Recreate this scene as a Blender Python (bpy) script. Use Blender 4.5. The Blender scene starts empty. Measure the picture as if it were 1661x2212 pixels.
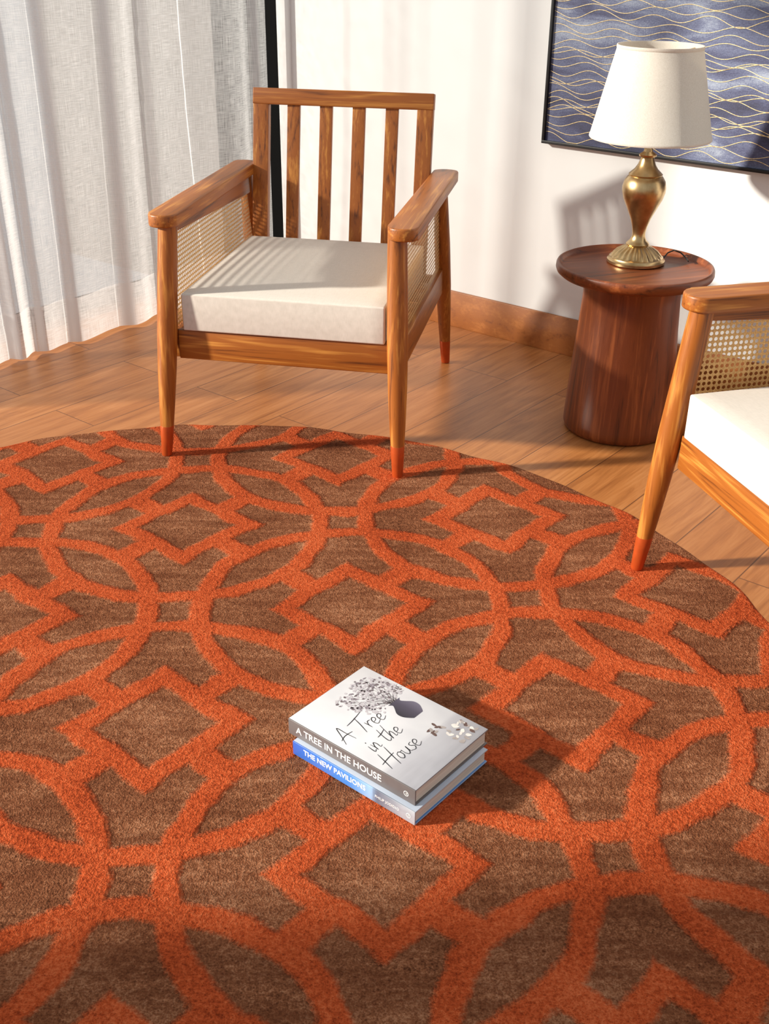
import bpy, bmesh, math, random
import numpy as np
from mathutils import Vector, Matrix
random.seed(4)
scn=bpy.context.scene
try:
    scn.view_settings.view_transform='Standard'; scn.view_settings.look='None'
    scn.view_settings.exposure=0.0
except Exception: pass
COL=bpy.context.collection
H=1.37; FZ=-0.0042
# ---------------------------------------------------------------- camera
f,th,ro=2389.11,0.48888,0.01093
s_,c_=math.sin(th),math.cos(th)
F=Vector((0,c_,-s_)); U0=Vector((0,s_,c_)); R0=Vector((1,0,0))
R=R0*math.cos(ro)+U0*math.sin(ro); U=-R0*math.sin(ro)+U0*math.cos(ro)
cam=bpy.data.cameras.new("camera"); co=bpy.data.objects.new("camera",cam); COL.objects.link(co)
cam.sensor_fit='VERTICAL'; cam.sensor_height=36; cam.sensor_width=27; cam.lens=36*f/2212
m=Matrix.Identity(4)
for i in range(3):
    m[i][0]=R[i]; m[i][1]=U[i]; m[i][2]=-F[i]
m[2][3]=H
co.matrix_world=m; cam.clip_start=.01; scn.camera=co

# ---------------------------------------------------------------- node helpers
def srgb(r,g,b):
    return tuple([(x/255/12.92 if x/255<=.04045 else ((x/255+.055)/1.055)**2.4) for x in (r,g,b)])+(1,)
class NT:
    def __init__(s,name):
        s.m=bpy.data.materials.new(name); s.m.use_nodes=True; s.t=s.m.node_tree; s.t.nodes.clear()
        s.out=s.t.nodes.new('ShaderNodeOutputMaterial')
    def n(s,ty,ins=None,**kw):
        nd=s.t.nodes.new(ty)
        for k,v in kw.items(): setattr(nd,k,v)
        for k,v in (ins or {}).items():
            if hasattr(v,'is_output') : s.t.links.new(v,nd.inputs[k])
            else: nd.inputs[k].default_value=v
        return nd
    def M(s,op,a,b=None,c=None,clamp=False):
        nd=s.t.nodes.new('ShaderNodeMath'); nd.operation=op; nd.use_clamp=clamp
        for i,v in enumerate((a,b,c)):
            if v is None: continue
            if hasattr(v,'is_output'): s.t.links.new(v,nd.inputs[i])
            else: nd.inputs[i].default_value=v
        return nd.outputs[0]
    def mix(s,fac,a,b,blend='MIX'):
        nd=s.t.nodes.new('ShaderNodeMix'); nd.data_type='RGBA'; nd.blend_type=blend
        for k,v in ((0,fac),(6,a),(7,b)):
            if hasattr(v,'is_output'): s.t.links.new(v,nd.inputs[k])
            else: nd.inputs[k].default_value=v
        return nd.outputs[2]
    def ramp(s,fac,stops):
        nd=s.t.nodes.new('ShaderNodeValToRGB'); cr=nd.color_ramp
        while len(cr.elements)<len(stops): cr.elements.new(.5)
        for e,(p,c) in zip(cr.elements,stops): e.position=p; e.color=c
        s.t.links.new(fac,nd.inputs[0]); return nd.outputs[0]
    def coords(s,scale=(1,1,1),rot=(0,0,0)):
        tc=s.t.nodes.new('ShaderNodeTexCoord')
        return s.n('ShaderNodeMapping',{'Vector':tc.outputs['Object'],'Scale':scale,'Rotation':rot}).outputs[0]
    def noise(s,vec,scale,detail=3,rough=.5,dist=0):
        return s.n('ShaderNodeTexNoise',{'Vector':vec,'Scale':scale,'Detail':detail,'Roughness':rough,'Distortion':dist}).outputs[0]
    def bump(s,h,strength=.3,dist=.01):
        return s.n('ShaderNodeBump',{'Height':h,'Strength':strength,'Distance':dist}).outputs[0]
    def bsdf(s,**ins):
        b=s.t.nodes.new('ShaderNodeBsdfPrincipled')
        for k,v in ins.items():
            k=k.replace('_',' ')
            if hasattr(v,'is_output'): s.t.links.new(v,b.inputs[k])
            else: b.inputs[k].default_value=v
        s.t.links.new(b.outputs[0],s.out.inputs[0]); return b
def plain(name,col,rough=.5,metal=0,noise=0.0,scale=30,bump=0,spec=.5):
    t=NT(name); v=t.coords(); nz=t.noise(v,scale,4)
    d=tuple(c*(1-noise) for c in col[:3])+(1,); l=tuple(min(1,c*(1+noise)) for c in col[:3])+(1,)
    kw=dict(Base_Color=t.ramp(nz,[(.3,d),(.7,l)]),Roughness=rough,Metallic=metal,Specular_IOR_Level=spec)
    if bump: kw['Normal']=t.bump(nz,bump,.002)
    t.bsdf(**kw); return t.m
def wood(name,axis,dark,mid,light,rough=.38,sc=1.0,coat=.1):
    t=NT(name); sx=[34*sc]*3; sx[axis]=1.5*sc
    v=t.coords(tuple(sx)); n1=t.noise(v,1.0,5,.55,.8)
    sx3=[9*sc]*3; sx3[axis]=.9*sc
    nr=t.noise(t.coords(tuple(sx3)),1.0,2,.5,.4)
    rings=t.M('ABSOLUTE',t.M('SUBTRACT',t.M('FRACT',t.M('MULTIPLY',nr,9.0)),.5))
    sx2=[210*sc]*3; sx2[axis]=6*sc
    n2=t.noise(t.coords(tuple(sx2)),1.0,3,.6)
    g=t.M('ADD',t.M('MULTIPLY',n1,.46),t.M('MULTIPLY',n2,.38))
    g=t.M('ADD',g,t.M('MULTIPLY',rings,.32))
    colr=t.ramp(g,[(.32,dark),(.45,mid),(.53,mid),(.67,light)])
    t.bsdf(Base_Color=colr,Roughness=t.M('ADD',rough,t.M('MULTIPLY',n2,.15)),Coat_Weight=coat,Coat_Roughness=.25,Normal=t.bump(n2,.12,.001))
    return t.m
TD,TM,TL=srgb(90,44,12),srgb(156,88,28),srgb(200,134,58)
teak=[wood("teak_grain_%s"%n,i,TD,TM,TL) for i,n in enumerate("xyz")]
ND,NM,NL=srgb(64,26,9),srgb(118,57,23),srgb(156,86,42)
walnut=[wood("red_wood_%s"%n,i,ND,NM,NL,.36,.7) for i,n in enumerate("xyz")]
mat_tip=plain("copper_tip",srgb(192,84,36),.34,.4,.08,40)
t=NT("antique_brass"); v=t.coords(); nz=t.noise(v,25,4)
t.bsdf(Base_Color=t.ramp(nz,[(.3,srgb(164,134,92)),(.7,srgb(210,182,136))]),Metallic=1.0,Roughness=.3); mat_brass=t.m
# cushion linen
t=NT("linen_cushion"); v=t.coords()
w1=t.noise(t.coords((1100,60,60)),1,2); w2=t.noise(t.coords((60,1100,60)),1,2)
g=t.M('MULTIPLY',t.M('ADD',w1,w2),.5)
t.bsdf(Base_Color=t.ramp(g,[(.3,srgb(206,198,187)),(.7,srgb(226,218,208))]),Roughness=.9,Normal=t.bump(t.M('ADD',t.M('MULTIPLY',g,.3),t.M('MULTIPLY',t.noise(v,7,1),.5)),.12,.003)); mat_linen=t.m
# cane
t=NT("woven_cane"); tc=t.t.nodes.new('ShaderNodeTexCoord'); sp=t.n('ShaderNodeSeparateXYZ',{0:tc.outputs['Object']})
P=.0128
yy=t.M('DIVIDE',sp.outputs[1],P); zz=t.M('DIVIDE',sp.outputs[2],P)
a=t.M('SUBTRACT',t.M('FRACT',yy),.5); b=t.M('SUBTRACT',t.M('FRACT',zz),.5)
d=t.M('SQRT',t.M('ADD',t.M('MULTIPLY',a,a),t.M('MULTIPLY',b,b)))
hole=t.M('LESS_THAN',d,.33)
p=t.t.nodes.new('ShaderNodeBsdfPrincipled'); p.inputs['Roughness'].default_value=.5
nz=t.noise(t.coords((300,300,300)),1,2)
t.t.links.new(t.ramp(nz,[(.3,srgb(190,142,80)),(.7,srgb(230,190,126))]),p.inputs['Base Color'])
t.t.links.new(t.bump(d,.5,.002),p.inputs['Normal'])
tr=t.t.nodes.new('ShaderNodeBsdfTransparent'); mx=t.t.nodes.new('ShaderNodeMixShader')
t.t.links.new(hole,mx.inputs[0]); t.t.links.new(p.outputs[0],mx.inputs[1]); t.t.links.new(tr.outputs[0],mx.inputs[2]); t.t.links.new(mx.outputs[0],t.out.inputs[0]); mat_cane=t.m

# ---------------------------------------------------------------- mesh helpers
def obj(name,me,mats,parent=None,smooth=None,label=None,category=None,kind=None,group=None):
    o=bpy.data.objects.new(name,me); COL.objects.link(o)
    for mt in (mats if isinstance(mats,(list,tuple)) else [mats]): me.materials.append(mt)
    if parent: o.parent=parent
    if label: o["label"]=label
    if category: o["category"]=category
    if kind: o["kind"]=kind
    if group: o["group"]=group
    return o
def empty(name,loc,rz,label,category,group=None):
    e=bpy.data.objects.new(name,None); COL.objects.link(e); e.location=loc; e.rotation_euler=(0,0,rz); e.empty_display_size=.1
    e["label"]=label; e["category"]=category
    if group: e["group"]=group
    return e
def bm_mesh(bm,name,smooth_angle=40):
    bmesh.ops.recalc_face_normals(bm,faces=bm.faces)
    me=bpy.data.meshes.new(name); bm.to_mesh(me); bm.free()
    for p_ in me.polygons: p_.use_smooth=True
    try: me.set_sharp_from_angle(angle=math.radians(smooth_angle))
    except Exception: pass
    return me
def beam(bm,p0,p1,w,h,side=(1,0,0),bev=.004,mat=0):
    """box from p0 to p1; w along side, h perpendicular"""
    p0,p1=Vector(p0),Vector(p1); d=(p1-p0).normalized(); sd=Vector(side); sd=(sd-d*sd.dot(d)).normalized(); up=d.cross(sd)
    vs=[]
    for q in (p0,p1):
        for a,b in ((-1,-1),(1,-1),(1,1),(-1,1)): vs.append(bm.verts.new(q+sd*a*w/2+up*b*h/2))
    fs=[(0,1,2,3),(7,6,5,4),(0,4,5,1),(1,5,6,2),(2,6,7,3),(3,7,4,0)]
    F_=[bm.faces.new([vs[i] for i in q]) for q in fs]
    for q in F_: q.material_index=mat
    if bev:
        es=list({e for q in F_ for e in q.edges})
        bmesh.ops.bevel(bm,geom=es,offset=bev,segments=3,profile=.5,affect='EDGES')
def prism(bm,outline,z0,z1,bev=.006,seg=3):
    lo=[bm.verts.new((x,y,z0)) for x,y in outline]; hi=[bm.verts.new((x,y,z1)) for x,y in outline]
    n=len(outline); f0=bm.faces.new(lo[::-1]); f1=bm.faces.new(hi)
    for i in range(n): bm.faces.new((lo[i],lo[(i+1)%n],hi[(i+1)%n],hi[i]))
    if bev: bmesh.ops.bevel(bm,geom=list(f0.edges)+list(f1.edges),offset=bev,segments=seg,profile=.5,affect='EDGES')
def tube(bm,pts,n=28,capped=True):
    rings=[]
    for x,y,z,r in pts:
        rings.append([bm.verts.new((x+r*math.cos(2*math.pi*i/n),y+r*math.sin(2*math.pi*i/n),z)) for i in range(n)])
    for a,b in zip(rings,rings[1:]):
        for i in range(n): bm.faces.new((a[i],a[(i+1)%n],b[(i+1)%n],b[i]))
    if capped: bm.faces.new(rings[0][::-1]); bm.faces.new(rings[-1])
def lathe(bm,prof,n=64,flute=None,closed=True):
    rings=[]
    for k,(r,z) in enumerate(prof):
        fl=flute[k] if flute else 0
        rings.append([bm.verts.new(((r*(1+fl*math.cos(24*2*math.pi*i/n)))*math.cos(2*math.pi*i/n),(r*(1+fl*math.cos(24*2*math.pi*i/n)))*math.sin(2*math.pi*i/n),z)) for i in range(n)])
    for a,b in zip(rings,rings[1:]):
        for i in range(n): bm.faces.new((a[i],a[(i+1)%n],b[(i+1)%n],b[i]))
    if closed: bm.faces.new(rings[0][::-1]); bm.faces.new(rings[-1])
def wire(bm,pts,r,n=8):
    pts=[Vector(p_) for p_ in pts]; rings=[]
    for i,p_ in enumerate(pts):
        d=(pts[min(i+1,len(pts)-1)]-pts[max(i-1,0)]).normalized()
        a=d.orthogonal().normalized() if i==0 else (a0-d*a0.dot(d)).normalized()
        a0=a; b=d.cross(a)
        rings.append([bm.verts.new(p_+(a*math.cos(2*math.pi*k/n)+b*math.sin(2*math.pi*k/n))*r) for k in range(n)])
    for A,B in zip(rings,rings[1:]):
        for k in range(n): bm.faces.new((A[k],A[(k+1)%n],B[(k+1)%n],B[k]))
    bm.faces.new(rings[0][::-1]); bm.faces.new(rings[-1])

# ---------------------------------------------------------------- room shell
WD=(.779,-.627); ND_=(-.627,-.779)
def W(s,al,z): return (.240+WD[0]*s+ND_[0]*al, 4.152+WD[1]*s+ND_[1]*al, z)
def wbox(bm,s0,s1,a0,a1,z0,z1,mat=0,bev=0):
    vs=[bm.verts.new(W(s,a,z)) for z in (z0,z1) for s,a in ((s0,a0),(s1,a0),(s1,a1),(s0,a1))]
    fs=[bm.faces.new([vs[i] for i in q]) for q in ((3,2,1,0),(4,5,6,7),(0,1,5,4),(1,2,6,5),(2,3,7,6),(3,0,4,7))]
    for q in fs: q.material_index=mat
    if bev: bmesh.ops.bevel(bm,geom=list({e for q in fs for e in q.edges}),offset=bev,segments=2,profile=.5,affect='EDGES')
t=NT("wood_plank_floor")
PA=math.radians(51.2)
v=t.coords((1,1,1),(0,0,-PA))
br=t.n('ShaderNodeTexBrick',{'Vector':v,'Color1':(0,0,0,1),'Color2':(1,1,1,1),'Mortar':(.5,.5,.5,1),'Scale':1.0,'Mortar Size':.0018,'Mortar Smooth':.2,'Brick Width':1.15,'Row Height':.19},offset=.37,offset_frequency=2)
sepc=t.n('ShaderNodeSeparateColor',{0:br.outputs[0]}).outputs[0]
shift=t.n('ShaderNodeCombineXYZ',{0:t.M('MULTIPLY',sepc,7.0),1:t.M('MULTIPLY',sepc,3.0)}).outputs[0]
va=t.n('ShaderNodeVectorMath',{0:v,1:shift},operation='ADD').outputs[0]
vm=t.n('ShaderNodeMapping',{'Vector':va,'Scale':(1.3,14,1)}).outputs[0]
g1=t.noise(vm,1.6,6,.6,1.5); vm2=t.n('ShaderNodeMapping',{'Vector':va,'Scale':(6,160,1)}).outputs[0]; g2=t.noise(vm2,1,2)
g=t.M('ADD',t.M('MULTIPLY',g1,.75),t.M('MULTIPLY',g2,.25))
base=t.ramp(g,[(.32,srgb(148,90,44)),(.5,srgb(184,120,65)),(.68,srgb(204,142,87))])
base=t.mix(t.M('MULTIPLY',sepc,.45),base,srgb(160,94,46))
base=t.mix(br.outputs[1],base,srgb(116,70,38))
t.bsdf(Base_Color=base,Roughness=.40,Normal=t.bump(g2,.05,.001))
bm=bmesh.new()
poly=[W(-1.32,-.12,0)[:2],W(-1.32,7.2,0)[:2],(-.5,-1.5),(3.2,-1.5),(3.2,2.0),W(3.2,-.12,0)[:2]]
prism(bm,poly,FZ-.05,FZ,0)
obj("floor",bm_mesh(bm,"floor"),t.m,kind="structure")
t=NT("white_wall"); v=t.coords(); nz=t.noise(v,60,3)
t.bsdf(Base_Color=t.ramp(t.noise(v,1.2,2),[(.3,srgb(226,227,227)),(.7,srgb(232,233,233))]),Roughness=.75,Normal=t.bump(nz,.05,.002)); mat_wall=t.m
bm=bmesh.new(); wbox(bm,-.845,3.2,-.12,0,FZ,2.5); obj("wall_right",bm_mesh(bm,"wall"),mat_wall,kind="structure")
bm=bmesh.new(); wbox(bm,-.847,-.800,-.11,.03,FZ,2.5,0,.002); obj("trim_1",bm_mesh(bm,"trim"),mat_wall,kind="structure")
bbm=wood("baseboard_wood",0,srgb(124,68,28),srgb(158,94,42),srgb(180,114,58),.4,.5)
bm=bmesh.new(); wbox(bm,-.799,3.2,.0005,.014,FZ,.133,0,.002); obj("baseboard_right",bm_mesh(bm,"baseboard"),bbm,kind="structure")
mat_black=plain("black_aluminium",srgb(5,5,5),.7,0,.1,20,0,.04)
bm=bmesh.new()
wbox(bm,-1.30,-.850,-.11,-.05,FZ,2.5); wbox(bm,-.900,-.880,-.05,-.035,FZ,2.5)
wbox(bm,-1.25,-1.19,-.05,5.6,FZ,.04); wbox(bm,-1.25,-1.19,-.05,5.6,2.4,2.5); wbox(bm,-1.25,-1.19,5.54,5.6,.04,2.4)
obj("window_1",bm_mesh(bm,"window_frame"),mat_black,kind="structure")
bm=bmesh.new(); wbox(bm,-1.28,-1.0,5.62,6.8,FZ,2.5); obj("wall_left",bm_mesh(bm,"wall_left"),mat_wall,kind="structure")
mat_out=plain("grey_exterior_render",srgb(104,100,98),.85,0,.1,3)
bm=bmesh.new(); wbox(bm,-2.6,-1.32,-.3,-.12,-.2,3.0); obj("wall_outside",bm_mesh(bm,"wall_outside"),mat_out,kind="structure")
mat_gr=plain("exterior_paving",srgb(152,154,160),.9,0,.08,1)
bm=bmesh.new(); wbox(bm,-60,-1.34,-60,40,-.25,-.2); obj("ground",bm_mesh(bm,"ground"),mat_gr,kind="structure")

# ---------------------------------------------------------------- curtain
t=NT("sheer_curtain"); tc=t.t.nodes.new('ShaderNodeTexCoord'); sp=t.n('ShaderNodeSeparateXYZ',{0:tc.outputs['Object']})
uv=t.n('ShaderNodeUVMap').outputs[0]
dens=t.n('ShaderNodeAttribute',attribute_name='dens').outputs['Fac']
w1=t.noise(t.n('ShaderNodeMapping',{'Vector':uv,'Scale':(330,14,1)}).outputs[0],1,2); w2=t.noise(t.n('ShaderNodeMapping',{'Vector':uv,'Scale':(14,380,1)}).outputs[0],1,2)
wv=t.M('MULTIPLY',t.M('ADD',w1,w2),.5)
hem=t.M('LESS_THAN',sp.outputs[2],.17)
opac=t.M('ADD',.47,t.M('MULTIPLY',t.M('SUBTRACT',wv,.5),1.3)); opac=t.M('ADD',opac,t.M('MULTIPLY',dens,.45)); opac=t.M('ADD',opac,t.M('MULTIPLY',hem,.32),clamp=True)
df=t.n('ShaderNodeBsdfDiffuse',{'Color':srgb(232,232,233)}); tl=t.n('ShaderNodeBsdfTranslucent',{'Color':srgb(232,232,233)})
m1=t.n('ShaderNodeMixShader',{0:.45,1:df.outputs[0],2:tl.outputs[0]}); tr=t.n('ShaderNodeBsdfTransparent')
m2=t.n('ShaderNodeMixShader',{0:opac,1:tr.outputs[0],2:m1.outputs[0]}); t.t.links.new(m2.outputs[0],t.out.inputs[0])
NA,NZ=640,40; A0,A1=-.01,2.0
def fold1(a,z):
    x=a/.205+.42*math.sin(a*4.3+1)+.25*math.sin(a*9.7)
    x+=.06*math.sin(z*1.7+a*6)
    fr=x-math.floor(x)
    k=1+.2*(1-z/2.4)
    amp=(.026+.010*math.sin(math.floor(x)*2.3))*min(1,(a-A0)/.12+.3)
    if fr<.72: return amp*k*(-.5*math.cos(math.pi*fr/.72))*1.0
    u=(fr-.72)/.28; return amp*k*(.5*math.cos(math.pi*u))
vs=[];uvs=[];dn_=[]
for j in range(NZ+1):
    z=.006+2.44*(j/NZ)**1.3
    for i in range(NA+1):
        a=A0+(A1-A0)*i/NA
        f0=fold1(a,z); f1=fold1(a+.003,z); sl=abs(f1-f0)/.003
        s=-.945+f0+.05*math.sin(a*1.6)
        vs.append(W(s,a,z)); uvs.append((a*1.4,z)); dn_.append(min(1,max(0,sl-.3)/.6))
fs=[(j*(NA+1)+i,j*(NA+1)+i+1,(j+1)*(NA+1)+i+1,(j+1)*(NA+1)+i) for j in range(NZ) for i in range(NA)]
me=bpy.data.meshes.new("curtain"); me.from_pydata(vs,[],fs); ul=me.uv_layers.new(name="UVMap")
for lp in me.loops: ul.data[lp.index].uv=uvs[lp.vertex_index]
at=me.attributes.new("dens",'FLOAT','POINT'); at.data.foreach_set('value',dn_)
for p_ in me.polygons: p_.use_smooth=True
obj("curtain",me,t.m,label="sheer white floor-length curtain hanging in soft folds before window",category="curtain")

# ---------------------------------------------------------------- rug
RC=(-.460,1.787); RR=1.360
LA=-.70093; LL=.56578; ux,uy=math.cos(LA),math.sin(LA); vx,vy=uy,-ux; LO=(-.10661,2.52458)
offU=((RC[0]-LO[0])*ux+(RC[1]-LO[1])*uy)/LL; offV=((RC[0]-LO[0])*vx+(RC[1]-LO[1])*vy)/LL
PN=1.85; RCc,RH=.622,.042; SI,SO=.153,.24; BH=.055
t=NT("tufted_rug"); tc=t.t.nodes.new('ShaderNodeTexCoord')
nzv=t.n('ShaderNodeTexNoise',{'Vector':tc.outputs['Object'],'Scale':11.0,'Detail':2.0})
nzw=t.n('ShaderNodeTexNoise',{'Vector':tc.outputs['Object'],'Scale':150.0,'Detail':2.0})
def warp(vec,nz,amp):
    a=t.n('ShaderNodeVectorMath',{0:nz.outputs[1],1:(.5,.5,.5)},operation='SUBTRACT').outputs[0]
    b=t.n('ShaderNodeVectorMath',{0:a},operation='SCALE'); b.inputs[3].default_value=amp
    return t.n('ShaderNodeVectorMath',{0:vec,1:b.outputs[0]},operation='ADD').outputs[0]
vec=warp(warp(tc.outputs['Object'],nzv,.034),nzw,.014)
sp=t.n('ShaderNodeSeparateXYZ',{0:vec}); X,Y=sp.outputs[0],sp.outputs[1]
Uc=t.M('ADD',t.M('ADD',t.M('MULTIPLY',X,ux/LL),t.M('MULTIPLY',Y,uy/LL)),offU)
Vc=t.M('ADD',t.M('ADD',t.M('MULTIPLY',X,vx/LL),t.M('MULTIPLY',Y,vy/LL)),offV)
a=t.M('ABSOLUTE',t.M('SUBTRACT',t.M('FRACT',Uc),.5)); b=t.M('ABSOLUTE',t.M('SUBTRACT',t.M('FRACT',Vc),.5))
def circ(a,b):
    r=t.M('POWER',t.M('ADD',t.M('POWER',a,PN),t.M('POWER',b,PN)),1/PN)
    return t.M('SUBTRACT',RH,t.M('ABSOLUTE',t.M('SUBTRACT',r,RCc)))
ia=t.M('SUBTRACT',1.0,a); ib=t.M('SUBTRACT',1.0,b)
sd=t.M('MAXIMUM',t.M('MAXIMUM',circ(a,b),circ(ia,b)),circ(a,ib))
mm=t.M('MAXIMUM',a,b); mn=t.M('MINIMUM',a,b)
sd=t.M('MAXIMUM',sd,t.M('SUBTRACT',(SO-SI)/2,t.M('ABSOLUTE',t.M('SUBTRACT',mm,(SO+SI)/2))))
bar=t.M('MINIMUM',t.M('SUBTRACT',BH,mn),t.M('MINIMUM',t.M('SUBTRACT',mm,.2),t.M('SUBTRACT',.38,mm)))
sd=t.M('MAXIMUM',sd,bar)
mask=t.M('ADD',t.M('DIVIDE',sd,.020),.5,clamp=True)
fib=t.noise(tc.outputs['Object'],300,2,.6); fib2=t.noise(tc.outputs['Object'],120,3,.65)
strk=t.noise(t.n('ShaderNodeMapping',{'Vector':tc.outputs['Object'],'Scale':(5,34,1)}).outputs[0],1,4,.6)
big=t.noise(tc.outputs['Object'],5,3)
fmix=t.M('ADD',t.M('MULTIPLY',fib,.5),t.M('MULTIPLY',fib2,.5))
fmix2=t.M('ADD',fmix,t.M('MULTIPLY',t.M('SUBTRACT',big,.5),.34))
orange=t.ramp(fmix2,[(.32,srgb(132,50,22)),(.5,srgb(186,80,40)),(.68,srgb(214,110,66))])
brown=t.ramp(fmix2,[(.32,srgb(84,46,28)),(.5,srgb(140,87,58)),(.68,srgb(188,134,100))])
brown=t.mix(t.ramp(strk,[(.38,(0,0,0,1)),(.66,(.65,.65,.65,1))]),brown,srgb(98,52,30))
colr=t.mix(mask,brown,orange)
hgt=t.M('ADD',fmix,t.M('MULTIPLY',mask,.6))
t.bsdf(Base_Color=colr,Roughness=1.0,Specular_IOR_Level=.1,Normal=t.bump(hgt,1.0,.008)); mat_rug=t.m
n=640
g=np.linspace(-1,1,n); GX,GY=np.meshgrid(g,g)
DX=GX*np.sqrt(1-GY**2/2); DY=GY*np.sqrt(1-GX**2/2); rr=np.sqrt(DX**2+DY**2)
theta=np.arctan2(DY,DX); wob=1+.0035*np.sin(theta*23)+.002*np.sin(theta*41+1)
PX=DX*RR*wob; PY=DY*RR*wob
Ug=(PX*ux+PY*uy)/LL+offU; Vg=(PX*vx+PY*vy)/LL+offV
aa=abs(Ug%1-.5); bb=abs(Vg%1-.5)
def cn(a,b): return RH-abs((a**PN+b**PN)**(1/PN)-RCc)
sdn=np.maximum(np.maximum(cn(aa,bb),cn(1-aa,bb)),cn(aa,1-bb)); mx=np.maximum(aa,bb)
sdn=np.maximum(sdn,(SO-SI)/2-abs(mx-(SO+SI)/2))
mk=np.clip(sdn/.03+.5,0,1)
rng=np.random.default_rng(1)
Z=-.0030+.0010*mk+np.clip(rng.normal(0,.0004,mk.shape),-.0009,.0006)
edge=np.clip((1-rr)/.005,0,1); Z=FZ+.0003+(Z-FZ)*np.sqrt(edge)*.92
co_=np.stack([PX,PY,Z],-1).reshape(-1,3).astype(np.float32)
idx=np.arange(n*n).reshape(n,n); q=np.stack([idx[:-1,:-1],idx[:-1,1:],idx[1:,1:],idx[1:,:-1]],-1).reshape(-1,4)
me=bpy.data.meshes.new("rug"); me.vertices.add(len(co_)); me.vertices.foreach_set('co',co_.ravel())
me.loops.add(q.size); me.loops.foreach_set('vertex_index',q.ravel().astype(np.int32))
me.polygons.add(len(q)); me.polygons.foreach_set('loop_start',np.arange(0,q.size,4,dtype=np.int32)); me.polygons.foreach_set('use_smooth',np.ones(len(q),dtype=bool))
me.update(calc_edges=True); me.validate()
rug=obj("rug",me,mat_rug,label="round brown tufted rug with rust-orange interlocking circles on floor",category="rug")
rug.location=(RC[0],RC[1],0)

# ---------------------------------------------------------------- armchair
chair=empty("armchair",(-.290,2.857,0),math.radians(-10.6),"teak armchair with cane sides and white cushion beside sheer curtain","chair","matching cane armchairs")
parts=[]
LB=-.0018
def part(name,me,mats,parent,label=None):
    o=obj(name,me,mats,parent,label=label); parts.append(o); return o
def lerp(a,b,t): return a+(b-a)*t
for sx in (-1,1):
    bm=bmesh.new(); pr=[(.09,.0195),(.15,.0225),(.25,.0265),(.36,.0285),(.5,.028),(.655,.026)]
    def fx(z): return lerp(sx*.341-.010,sx*.312,z/.655)
    def fy(z): return lerp(0,.05,z/.655)
    tube(bm,[(fx(z),fy(z),z,r_) for z,r_ in pr])
    leg=part("leg",bm_mesh(bm,"front_leg"),teak[2],chair)
    bm=bmesh.new(); tube(bm,[(fx(z),fy(z),z,r_) for z,r_ in ((LB,.014),(.001,.0152),(.0885,.0199),(.090,.0195))])
    part("leg_tip",bm_mesh(bm,"leg_tip"),mat_tip,leg,"copper-coloured metal leg tip")
    bm=bmesh.new(); pr=[(.085,.0185),(.15,.021),(.3,.026),(.45,.026),(.655,.021)]
    def gx(z): return lerp(sx*.341-.008,sx*.318,z/.655)
    def gy(z): return lerp(.940,.775,z/.655)
    tube(bm,[(gx(z),gy(z),z,r_) for z,r_ in pr])
    leg=part("leg",bm_mesh(bm,"back_leg"),teak[2],chair)
    bm=bmesh.new(); tube(bm,[(gx(z),gy(z),z,r_) for z,r_ in ((LB-.0006,.014),(.001,.015),(.0835,.0189),(.085,.0185))])
    part("leg_tip",bm_mesh(bm,"leg_tip_back"),mat_tip,leg,"copper-coloured metal leg tip")
    ol=[]; cx=.327 if sx>0 else .321; hw=.040
    for k in range(0,13):
        an=math.pi+math.pi*k/12; ol.append((cx+hw*math.cos(an),.045+.034*math.sin(an)))
    for k in range(0,9):
        an=math.pi*k/8; ol.append((cx+.004+(hw)*math.cos(an),.79+.028*math.sin(an)))
    ol=[(sx*x,y) for x,y in ol]
    if sx<0: ol=ol[::-1]
    bm=bmesh.new(); prism(bm,ol,.653,.687,.005,3)
    part("armrest",bm_mesh(bm,"armrest",50),teak[1],chair)
    bm=bmesh.new()
    beam(bm,(sx*.316,.06,.321),(sx*.316,.83,.321),.024,.082,(1,0,0),.002)
    vs=[bm.verts.new(v_) for v_ in [(sx*.306,.06,.628),(sx*.306,.77,.592),(sx*.306,.77,.654),(sx*.306,.06,.654),(sx*.326,.06,.628),(sx*.326,.77,.592),(sx*.326,.77,.654),(sx*.326,.06,.654)]]
    fs_=[bm.faces.new([vs[i] for i in q_]) for q_ in ((0,1,2,3),(7,6,5,4),(0,4,5,1),(1,5,6,2),(2,6,7,3),(3,7,4,0))]
    bmesh.ops.bevel(bm,geom=list({e for q_ in fs_ for e in q_.edges}),offset=.002,segments=2,affect='EDGES')
    sp_=part("side_frame",bm_mesh(bm,"side_frame"),teak[1],chair)
    bm=bmesh.new(); vs=[bm.verts.new(v_) for v_ in [(sx*.316,.065,.358),(sx*.316,.845,.358),(sx*.316,.79,.598),(sx*.316,.065,.634)]]; bm.faces.new(vs)
    part("cane_panel",bm_mesh(bm,"cane_panel"),mat_cane,sp_,"woven natural cane panel")
bm=bmesh.new()
beam(bm,(-.303,.052,.3255),(.303,.052,.3255),.026,.083,(0,1,0),.003)
beam(bm,(-.303,.755,.320),(.303,.755,.320),.024,.08,(0,1,0),.003)
for k in range(6):
    y=.12+k*.105; beam(bm,(-.303,y,.350),(.303,y,.350),.06,.014,(0,1,0),.002)
part("seat_frame",bm_mesh(bm,"seat_frame"),teak[0],chair)
bm=bmesh.new()
B0,B1=(.700,.30),(.805,.908)
def bp(x,z):
    k=(z-B0[1])/(B1[1]-B0[1]); return (x,lerp(B0[0],B1[0],k),z)
for x in (-.262,.262): beam(bm,bp(x,.30),bp(x,.866),.050,.030,(1,0,0),.002)
for k in range(4):
    x=-.262+(k+1)*.524/5; beam(bm,bp(x,.31),bp(x,.866),.040,.016,(1,0,0),.0015)
br_=part("backrest",bm_mesh(bm,"backrest"),teak[2],chair)
bm=bmesh.new(); p0=bp(-.288,.887); p1=bp(.288,.887)
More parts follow.
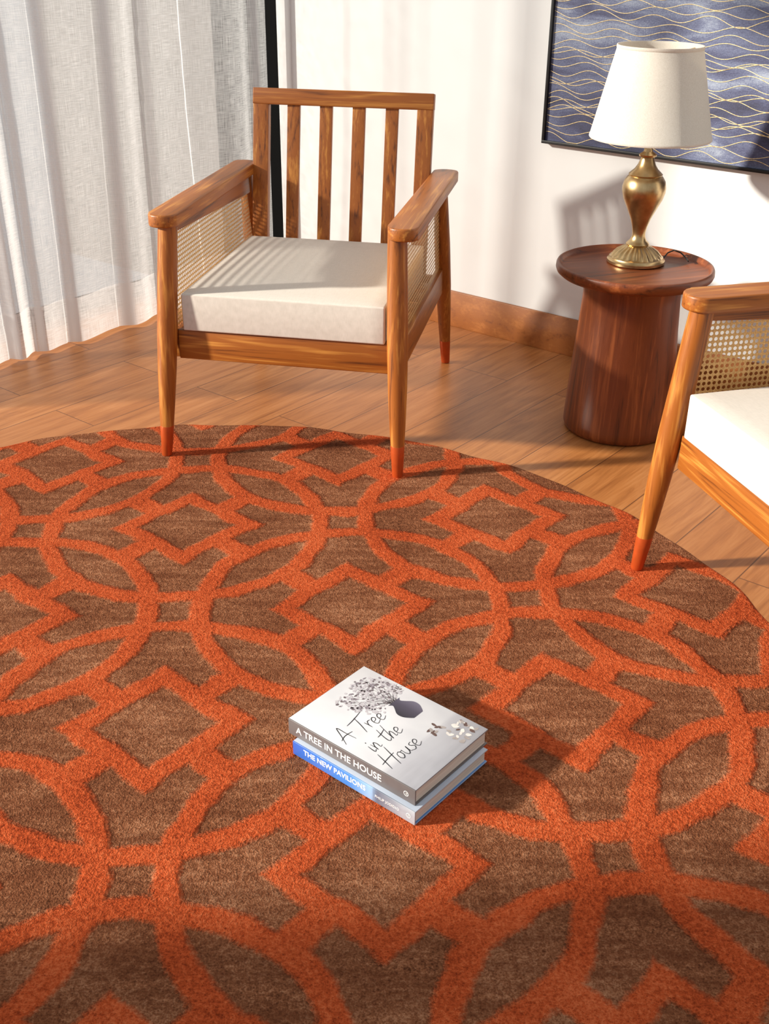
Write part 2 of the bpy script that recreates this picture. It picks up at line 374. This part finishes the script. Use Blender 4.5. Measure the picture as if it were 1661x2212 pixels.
dn=Vector(bp(0,.9))-Vector(bp(0,.8)); beam(bm,p0,p1,.048,.034,tuple(dn),.003)
part("top_rail",bm_mesh(bm,"top_rail"),teak[0],br_)
bm=bmesh.new(); hx,y0,y1,z0,z1=.284,.032,.690,.3685,.473
beam(bm,(0,y0,(z0+z1)/2),(0,y1,(z0+z1)/2),2*hx,z1-z0,(1,0,0),.005)
bmesh.ops.subdivide_edges(bm,edges=[e for e in bm.edges if e.calc_length()>.2],cuts=14,use_grid_fill=True)
for v_ in bm.verts:
    x,y,z=v_.co; ex=max(0,1-(x/hx)**2); ey=max(0,1-((y-(y0+y1)/2)/((y1-y0)/2))**2)
    if z>(z0+z1)/2+.03: v_.co.z+=.005*(ex*ey)**.5
part("seat_cushion",bm_mesh(bm,"cushion",60),mat_linen,chair,"thick off-white fabric seat cushion")
chair2=chair.copy(); COL.objects.link(chair2)
chair2.location=(.706,1.966,0); chair2.rotation_euler=(0,0,math.radians(-74.5))
chair2["label"]="teak armchair with cane sides and white cushion beside round table"
mp={chair:chair2}
for o in parts:
    c2=o.copy(); COL.objects.link(c2); mp[o]=c2; c2.parent=mp[o.parent]

# ---------------------------------------------------------------- side table
tab=empty("side_table",(.718,3.17,FZ),math.radians(20),"round reddish-brown wooden pedestal side table with dished top","table")
bm=bmesh.new()
lathe(bm,[(.10,0),(.150,0),(.160,.006),(.165,.02),(.1645,.04),(.160,.12),(.154,.22),(.146,.33),(.141,.42),(.142,.45),(.149,.468)],80)
obj("pedestal",bm_mesh(bm,"pedestal",50),walnut[2],tab)
TZ=.010
bm=bmesh.new()
lathe(bm,[(r_,z+TZ) for r_,z in [(.10,.4585),(.160,.4585),(.190,.462),(.212,.468),(.223,.477),(.2265,.486),(.2255,.497),(.223,.502),(.219,.503),(.215,.501),(.211,.4935),(.206,.4885),(.10,.488),(.02,.488)]],96)
obj("tabletop",bm_mesh(bm,"tabletop",50),walnut[0],tab)

# ---------------------------------------------------------------- lamp
LZ0=FZ+.4885+TZ
lamp=empty("table_lamp",(.733,3.235,LZ0),0,"antique brass urn table lamp with cream tapered shade","lamp")
pr=[(.02,0,0),(.080,0,0),(.084,.003,0),(.084,.010,0),(.080,.013,0),(.078,.018,0),(.074,.020,.0),(.070,.024,.03),(.058,.036,.045),(.044,.045,.045),(.036,.050,.02),(.032,.052,0),(.034,.056,0),(.030,.061,0),(.024,.066,0),(.0195,.078,0),(.0190,.088,0),(.022,.105,0),(.030,.13,0),(.044,.160,0),(.056,.185,0),(.0615,.205,0),(.062,.218,0),(.058,.235,0),(.050,.247,0),(.046,.250,0),(.048,.254,0),(.044,.258,0),(.033,.268,0),(.025,.280,0),(.020,.294,0),(.018,.300,0),(.024,.303,0),(.025,.308,0),(.019,.312,0),(.013,.316,0),(.012,.324,0),(.010,.326,0),(.009,.35,0),(.009,.40,0)]
bm=bmesh.new(); lathe(bm,[(r_,z) for r_,z,_ in pr],144,[q_[2] for q_ in pr])
obj("lamp_base",bm_mesh(bm,"lamp_base",35),mat_brass,lamp,label="antique brass urn-shaped base")
t=NT("cream_shade_fabric"); v=t.coords((400,400,400)); nz=t.noise(v,1,2)
df=t.n('ShaderNodeBsdfDiffuse',{'Color':t.ramp(nz,[(.3,srgb(218,211,200)),(.7,srgb(234,229,220))])}); tl=t.n('ShaderNodeBsdfTranslucent',{'Color':srgb(236,228,214)})
m1=t.n('ShaderNodeMixShader',{0:.25,1:df.outputs[0],2:tl.outputs[0]}); t.t.links.new(m1.outputs[0],t.out.inputs[0]); mat_shade=t.m
zb,zt=.352,.594; rb,rt=.168,.115
bm=bmesh.new(); lathe(bm,[(rb,zb),(rb+.0015,zb+.002),(rb+.0008,zb+.008),(rb-.0005,zb+.009),(rt+.001,zt-.009),(rt+.0022,zt-.008),(rt+.0018,zt),(rt-.001,zt),(rt-.0015,zt-.008),(rb-.003,zb+.008),(rb-.002,zb)],96,None,False)
obj("lamp_shade",bm_mesh(bm,"lamp_shade",60),mat_shade,lamp,label="cream fabric tapered drum shade")
bm=bmesh.new(); 
for k in range(3):
    an=k*2.094+.4; wire(bm,[(0,0,.575),(.06*math.cos(an),.06*math.sin(an),.573),(.113*math.cos(an),.113*math.sin(an),.583)],.0015)
tube(bm,[(0,0,.39,.004),(0,0,.58,.004)],10)
obj("shade_holder",bm_mesh(bm,"holder"),mat_brass,lamp)
bm=bmesh.new(); wire(bm,[(.078,.02,.006),(.09,.035,.004),(.105,.05,.016),(.122,.048,.024),(.138,.03,.022),(.148,.012,.014),(.150,-.02,.010)],.0022)
obj("power_cord",bm_mesh(bm,"cord"),plain("black_cord",srgb(30,26,22),.5),lamp)

# ---------------------------------------------------------------- picture
pic=empty("framed_picture",W(.378,.0,.72),math.atan2(WD[1],WD[0]),"dark-framed navy picture with thin gold wavy lines on white wall","picture")
PW,PH=1.30,.86
def pbox(bm,x0,x1,y0,y1,z0,z1,mat=0,bev=.001):
    beam(bm,(x0,(y0+y1)/2,(z0+z1)/2),(x1,(y0+y1)/2,(z0+z1)/2),y1-y0,z1-z0,(0,1,0),bev,mat)
bm=bmesh.new(); fw=.010
pbox(bm,0,PW,-.030,-.002,0,fw); pbox(bm,0,PW,-.030,-.002,PH-fw,PH); pbox(bm,0,fw,-.030,-.002,fw,PH-fw); pbox(bm,PW-fw,PW,-.030,-.002,fw,PH-fw)
obj("picture_frame",bm_mesh(bm,"pframe"),plain("black_frame",srgb(18,18,20),.4,0,.1,20),pic,label="thin black picture frame")
t=NT("navy_canvas"); v=t.coords(); sp=t.n('ShaderNodeSeparateXYZ',{0:v})
va=t.n('ShaderNodeMapping',{'Vector':v,'Scale':(2.2,1,9)}).outputs[0]; n1=t.noise(va,1.2,3,.5,1.0)
n2=t.noise(t.coords((260,260,260)),1,2); n3=t.noise(t.coords((60,60,500)),1,2)
g=t.M('ADD',t.M('MULTIPLY',n1,.7),t.M('ADD',t.M('MULTIPLY',n2,.18),t.M('MULTIPLY',n3,.12)))
g=t.M('ADD',g,t.M('MULTIPLY',t.M('SUBTRACT',sp.outputs[2],.20),.28))
t.bsdf(Base_Color=t.ramp(g,[(.32,srgb(44,45,66)),(.45,srgb(66,69,100)),(.55,srgb(96,103,132)),(.66,srgb(148,157,176))]),Roughness=.6,Normal=t.bump(n2,.3,.001)); mat_canvas=t.m
t=NT("gold_line"); nz=t.noise(t.coords((200,200,200)),1,2)
t.bsdf(Base_Color=t.ramp(nz,[(.3,srgb(204,172,112)),(.7,srgb(250,232,184))]),Roughness=.4,Metallic=.1); mat_gold=t.m
bm=bmesh.new()
vs=[bm.verts.new(q_) for q_ in ((fw,-.020,fw),(PW-fw,-.020,fw),(PW-fw,-.020,PH-fw),(fw,-.020,PH-fw))]; bm.faces.new(vs)
def ribbon3(bm,pts,w,mat):
    prev=None
    for i,(x,z) in enumerate(pts):
        x2,z2=pts[min(i+1,len(pts)-1)]; x1,z1=pts[max(i-1,0)]; d=Vector((x2-x1,z2-z1)).normalized()
        nx,nz_=-d.y*w/2,d.x*w/2
        cur=(bm.verts.new((x+nx,-.0212,z+nz_)),bm.verts.new((x-nx,-.0212,z-nz_)))
        if prev: fc=bm.faces.new((prev[0],prev[1],cur[1],cur[0])); fc.material_index=mat
        prev=cur
rnd=random.Random(3); z=.024; ph0=0
while z<PH-.025:
    wl=rnd.uniform(.17,.21); ph0+=rnd.uniform(.5,1.1)
    for k in range(rnd.choice((1,1,1,2))):
        am=rnd.uniform(.008,.012); ph=ph0+k*rnd.uniform(.8,1.6); dr=rnd.uniform(-.005,.005)
        pts=[]
        for i in range(201):
            x=fw+.001+(PW-2*fw-.002)*i/200
            zz_=z+am*math.sin(2*math.pi*x/wl+ph)+.3*am*math.sin(2*math.pi*x/wl*.61+ph*2)+dr*math.sin(x*3)
            pts.append((x,min(max(zz_,fw+.002),PH-fw-.002)))
        ribbon3(bm,pts,.0018,1)
    z+=rnd.uniform(.019,.026)
obj("canvas",bm_mesh(bm,"canvas"),[mat_canvas,mat_gold],pic,label="navy and grey-blue canvas with gold waves")

# ---------------------------------------------------------------- books
def text_mesh(body,size,bold=.0):
    cu=bpy.data.curves.new("txt","FONT"); cu.body=body; cu.size=size; cu.align_x='LEFT'; cu.align_y='CENTER'; cu.offset=bold; cu.extrude=.00008; cu.resolution_u=3
    o=bpy.data.objects.new("txt",cu); COL.objects.link(o); bpy.context.view_layer.update()
    me=bpy.data.meshes.new_from_object(o); bpy.data.objects.remove(o); bpy.data.curves.remove(cu); return me
t=NT("page_edges"); nz=t.noise(t.coords((8,8,2500)),1,2); t.bsdf(Base_Color=t.ramp(nz,[(.3,srgb(192,182,166)),(.7,srgb(240,233,220))]),Roughness=.8); mat_page=t.m
mat_white=plain("white_ink",srgb(240,238,236),.5)
mat_ink=plain("black_ink",srgb(24,22,26),.5)
def book(loc,ang,L,Wd,T,mats,label,z0):
    e=empty("book",(loc[0],loc[1],z0),ang,label,"book","stacked books on the rug")
    bm=bmesh.new(); c=.0024
    def bx(x0,x1,y0,y1,za,zb,mat,bev=.0006): beam(bm,(x0,(y0+y1)/2,(za+zb)/2),(x1,(y0+y1)/2,(za+zb)/2),y1-y0,zb-za,(0,1,0),bev,mat)
    bx(0,L,.0015,Wd,0,c,2); bx(0,L,.0015,Wd,T-c,T,1); bx(0,L,0,c,0,T,0,.0009)
    obj("cover",bm_mesh(bm,"cover"),mats,e)
    bm=bmesh.new(); bx(.004,L-.004,c,Wd-.004,c,T-c,0,0); obj("pages",bm_mesh(bm,"pages"),mat_page,e)
    return e
BA=math.atan2(-.636,.772)
t=NT("blue_spine"); sp=t.n('ShaderNodeSeparateXYZ',{0:t.coords()}); nz=t.noise(t.coords((30,30,90)),1,4)
cl=t.ramp(sp.outputs[0],[(0,srgb(44,94,186)),(.14,srgb(76,134,214)),(.19,srgb(150,186,226)),(.205,srgb(104,114,134)),(.28,srgb(196,200,208))])
cl=t.mix(t.M('MULTIPLY',t.M('GREATER_THAN',sp.outputs[0],.195),t.M('MULTIPLY',nz,.5)),cl,srgb(70,78,96))
t.bsdf(Base_Color=cl,Roughness=.35,Coat_Weight=.3); m_bs=t.m
m_bc=plain("blue_cover",srgb(84,134,196),.35,0,.08,8)
m_pw=plain("pale_cover",srgb(186,196,212),.35,0,.08,8)
ZB0=-.0008; TB=.030; TT=.034
b1=book((-.166,1.612),BA,.290,.216,TB,[m_bs,m_pw,m_bc],"blue-spined hardcover book lying under a grey book on rug",ZB0)
m_gs=plain("grey_spine",srgb(104,98,98),.4,0,.06,40)
t=NT("photo_cover"); sp=t.n('ShaderNodeSeparateXYZ',{0:t.coords()}); nz=t.noise(t.coords((60,8,1)),1,3); nb=t.noise(t.coords((9,14,1)),1,2)
cl=t.ramp(sp.outputs[0],[(0,srgb(214,214,217)),(.12,srgb(228,227,230)),(.225,srgb(220,219,222)),(.235,srgb(184,182,188)),(.30,srgb(140,138,146))])
cl=t.mix(t.M('MULTIPLY',t.M('GREATER_THAN',sp.outputs[0],.23),t.M('MULTIPLY',nz,.6)),cl,srgb(212,211,216))
cl=t.mix(t.ramp(nb,[(.4,(0,0,0,1)),(.65,(.45,.45,.45,1))]),cl,srgb(194,194,200))
t.bsdf(Base_Color=cl,Roughness=.35,Coat_Weight=.25); m_cv=t.m
b2=book((-.175,1.635),BA,.302,.216,TT,[m_gs,m_cv,m_gs],"pale grey hardcover photo book lying on a blue book",ZB0+TB+.0003)
def spine_text(e,body,size,x0,zc,mat,name,bold=0):
    me=text_mesh(body,size,bold); o=obj(name,me,mat,e); o.location=(x0,-.0002,zc); o.rotation_euler=(math.pi/2,0,0); return o
spine_text(b2,"A TREE IN THE HOUSE",.0205,.020,TT/2,mat_white,"spine_title",.0003)
spine_text(b1,"THE NEW PAVILIONS",.0158,.028,TB/2+.003,mat_white,"spine_title",.0004)
spine_text(b1,"PHILIP JODIDIO",.0080,.200,TB/2,mat_white,"spine_author")
def roundel(e,x,z,r):
    bm=bmesh.new(); n_=28
    o_=[bm.verts.new((x+r*math.cos(2*math.pi*i/n_),-.0004,z+r*math.sin(2*math.pi*i/n_))) for i in range(n_)]
    i_=[bm.verts.new((x+.78*r*math.cos(2*math.pi*i/n_),-.0004,z+.78*r*math.sin(2*math.pi*i/n_))) for i in range(n_)]
    for i in range(n_): bm.faces.new((o_[i],o_[(i+1)%n_],i_[(i+1)%n_],i_[i]))
    for dx in (-.28,.12):
        q_=[(x+r*(dx+.1),z-r*.5),(x+r*(dx+.26),z-r*.5),(x+r*(dx+.36),z+r*.5),(x+r*(dx+.2),z+r*.5)]
        bm.faces.new([bm.verts.new((a_,-.0004,b_)) for a_,b_ in q_])
    obj("spine_emblem",bm_mesh(bm,"emblem"),mat_white,e)
roundel(b2,.282,TT/2,.0055); roundel(b1,.276,TB/2,.005)
G_={'A':(.66,[[(0,0),(.2,.5),(.42,1.05),(.5,.5),(.6,-.05)],[(.0,.30),(.35,.42),(.8,.38)]]),
'T':(.62,[[(-.1,.86),(.4,.93),(1.05,1.08)],[(.5,1.0),(.42,.5),(.28,-.08)]]),
'r':(.34,[[(0,.48),(.05,.25),(.07,0)],[(.06,.2),(.16,.42),(.34,.42)]]),
'e':(.36,[[(.02,.2),(.2,.26),(.26,.38),(.16,.47),(.03,.35),(.03,.12),(.14,0),(.38,.12)]]),
'i':(.24,[[(.08,.46),(.07,.2),(.1,.0),(.24,.08)],[(.14,.66),(.16,.70),(.18,.72)]]),
'n':(.44,[[(0,.47),(.05,.2),(.05,0),(.08,.25),(.2,.46),(.28,.3),(.28,.05),(.42,.08)]]),
't':(.34,[[(.2,.95),(.12,.5),(.1,.1),(.2,0),(.34,.12)],[(-.12,.56),(.15,.6),(.50,.72)]]),
'h':(.44,[[(.22,1.05),(.1,.5),(.04,0),(.1,.25),(.23,.45),(.3,.3),(.29,.03),(.42,.08)]]),
'H':(.76,[[(.18,1.0),(.1,.5),(.0,-.05)],[(.74,1.12),(.62,.5),(.52,-.12)],[(-.14,.42),(.3,.5),(.8,.56)]]),
'o':(.4,[[(.2,.45),(.06,.36),(.04,.12),(.16,0),(.29,.14),(.27,.36),(.18,.45),(.28,.38),(.42,.4)]]),
'u':(.42,[[(.0,.44),(.02,.15),(.12,0),(.25,.12),(.31,.44),(.3,.1),(.42,.04)]]),
's':(.32,[[(.28,.46),(.12,.42),(.12,.3),(.26,.16),(.16,0),(-.02,.04)]])}
def catmull(p,n_=6):
    if len(p)<3: return p
    q_=[p[0]]+p+[p[-1]]; out_=[]
    for i in range(1,len(q_)-2):
        for k in range(n_):
            t_=k/n_; a0,a1,a2,a3=[np.array(x) for x in q_[i-1:i+3]]
            out_.append(tuple(.5*((2*a1)+(-a0+a2)*t_+(2*a0-5*a1+4*a2-a3)*t_*t_+(-a0+3*a1-3*a2+a3)*t_**3)))
    out_.append(p[-1]); return out_
def script_line(bm,txt,x,y,size,lean=0.12,rise=0.0,w=.0012,xs=1.0):
    adv=0
    for ch in txt:
        if ch==' ': adv+=.30; continue
        wd,st=G_[ch]
        for sk in st:
            pts=catmull(sk); prev=None
            for i,(a_,b_) in enumerate(pts):
                a_=a_+lean*b_
                Yp=y+(adv+a_)*size*xs; Xp=x-(b_*size)+rise*(adv*size)
                t1=pts[min(i+1,len(pts)-1)]; t0=pts[max(i-1,0)]
                d=Vector((-(t1[1]-t0[1]),(t1[0]-t0[0]))); d=d.normalized() if d.length>0 else Vector((1,0))
                ww=w*(.6+.8*math.sin(math.pi*i/max(1,len(pts)-1)))
                nx,ny=-d.y*ww/2,d.x*ww/2
                cur=(bm.verts.new((Xp+nx,Yp+ny,TT+.00035)),bm.verts.new((Xp-nx,Yp-ny,TT+.00035)))
                if prev: bm.faces.new((prev[0],prev[1],cur[1],cur[0]))
                prev=cur
        adv+=wd
bm=bmesh.new()
script_line(bm,"A Tree",.132,.014,.042,rise=.06,xs=.98)
script_line(bm,"in the",.184,.030,.041,rise=.03,xs=.95)
script_line(bm,"House",.234,.018,.042,rise=.0,xs=.95)
obj("cover_title",bm_mesh(bm,"cover_title"),mat_ink,b2,label="handwritten-style black cover lettering")
m_pet=plain("pale_petals",srgb(196,190,195),.5,0,.1,200); m_pet2=plain("lilac_petals",srgb(140,130,138),.5,0,.1,200); m_stem=plain("dark_stems",srgb(110,98,102),.5); m_st=plain("brown_stone",srgb(96,72,66),.5,0,.2,80); m_ps=plain("pale_stone",srgb(224,217,211),.5,0,.1,80); m_ps2=plain("stone_shade",srgb(164,154,150),.5,0,.1,80)
t=NT("dark_vase"); sp=t.n('ShaderNodeSeparateXYZ',{0:t.coords()})
t.bsdf(Base_Color=t.ramp(t.M('MULTIPLY',t.M('SUBTRACT',sp.outputs[1],.14),18.0),[(0,srgb(44,40,50)),(.5,srgb(74,68,84)),(1,srgb(112,106,124))]),Roughness=.5); m_vase=t.m
def blob(bm,x,y,rx,ry,rot,mat,z,n_=10,jit=.15,r_=rnd):
    vs_=[]
    for i in range(n_):
        an=2*math.pi*i/n_; k=1+r_.uniform(-jit,jit); a_,b_=rx*k*math.cos(an),ry*k*math.sin(an)
        vs_.append(bm.verts.new((x+a_*math.cos(rot)-b_*math.sin(rot),y+a_*math.sin(rot)+b_*math.cos(rot),TT+z)))
    bm.faces.new(vs_).material_index=mat
vx0=.154; yc=.166
bm=bmesh.new()
prof=catmull([(-.036,.017),(-.030,.011),(-.022,.015),(-.008,.025),(.006,.025),(.018,.018),(.024,.013)],4)
vs_=[bm.verts.new((vx0+a_,yc+b_,TT+.00020)) for a_,b_ in prof]+[bm.verts.new((vx0+a_,yc-b_,TT+.00020)) for a_,b_ in prof[::-1]]
bm.faces.new(vs_)
obj("printed_vase",bm_mesh(bm,"pv"),m_vase,b2,label="printed dark vase")
bm=bmesh.new()
for k in range(40):
    an=rnd.uniform(-1.1,1.1); ln=rnd.uniform(.03,.095)
    x1=vx0-.034; y1=yc+rnd.uniform(-.01,.01)
    x2=x1-ln*math.cos(an); y2=min(max(y1-.012-ln*math.sin(an)*1.1,.050),.208); x2=max(x2,.018)
    d=Vector((x2-x1,y2-y1)).normalized()*.0003
    fc=bm.faces.new([bm.verts.new((x1-d.y,y1+d.x,TT+.00012)),bm.verts.new((x1+d.y,y1-d.x,TT+.00012)),bm.verts.new((x2+d.y,y2-d.x,TT+.00012)),bm.verts.new((x2-d.y,y2+d.x,TT+.00012))]); fc.material_index=1
    for q_ in range(10):
        px=x2+rnd.uniform(-.012,.020); py=y2+rnd.uniform(-.014,.014)
        if .006<px<.3 and .006<py<.210: blob(bm,px,py,rnd.uniform(.0022,.005),rnd.uniform(.0015,.003),rnd.uniform(0,3),rnd.choice((0,0,2,1,0)),.00022+.00001*q_,7,.3)
obj("printed_flowers",bm_mesh(bm,"pf"),[m_pet,m_stem,m_pet2],b2,label="printed pale blossoms on thin stems")
bm=bmesh.new()
for k in range(9): blob(bm,.226+rnd.uniform(-.010,.010),.150+rnd.uniform(-.014,.018),.006,.003,rnd.uniform(0,3),(0,0,2)[k%3],.0002+k*.00001)
for k in range(34): blob(bm,.262+rnd.uniform(-.020,.026),.176+rnd.uniform(-.022,.028),rnd.uniform(.004,.007),rnd.uniform(.002,.004),rnd.uniform(0,3),(1,2,1,1,2,0)[k%6],.0002+k*.000005)
obj("printed_stones",bm_mesh(bm,"ps"),[m_st,m_ps,m_ps2],b2,label="printed brown and pale stones")

# ---------------------------------------------------------------- light
wd=bpy.data.worlds.new("world"); scn.world=wd; wd.use_nodes=True; nt=wd.node_tree; bg=nt.nodes['Background']
bg.inputs[0].default_value=(.96,.985,1,1); bg.inputs[1].default_value=.53
sun=bpy.data.lights.new("sun","SUN"); sun.energy=7.3; sun.angle=math.radians(2.7); sun.color=(1,.935,.82)
so=bpy.data.objects.new("sun",sun); COL.objects.link(so)
el=math.radians(20.5); d=Vector((math.cos(el)*.988,math.cos(el)*.155,-math.sin(el)))
so.rotation_euler=d.to_track_quat('-Z','Y').to_euler(); so.location=(-4,2,3)
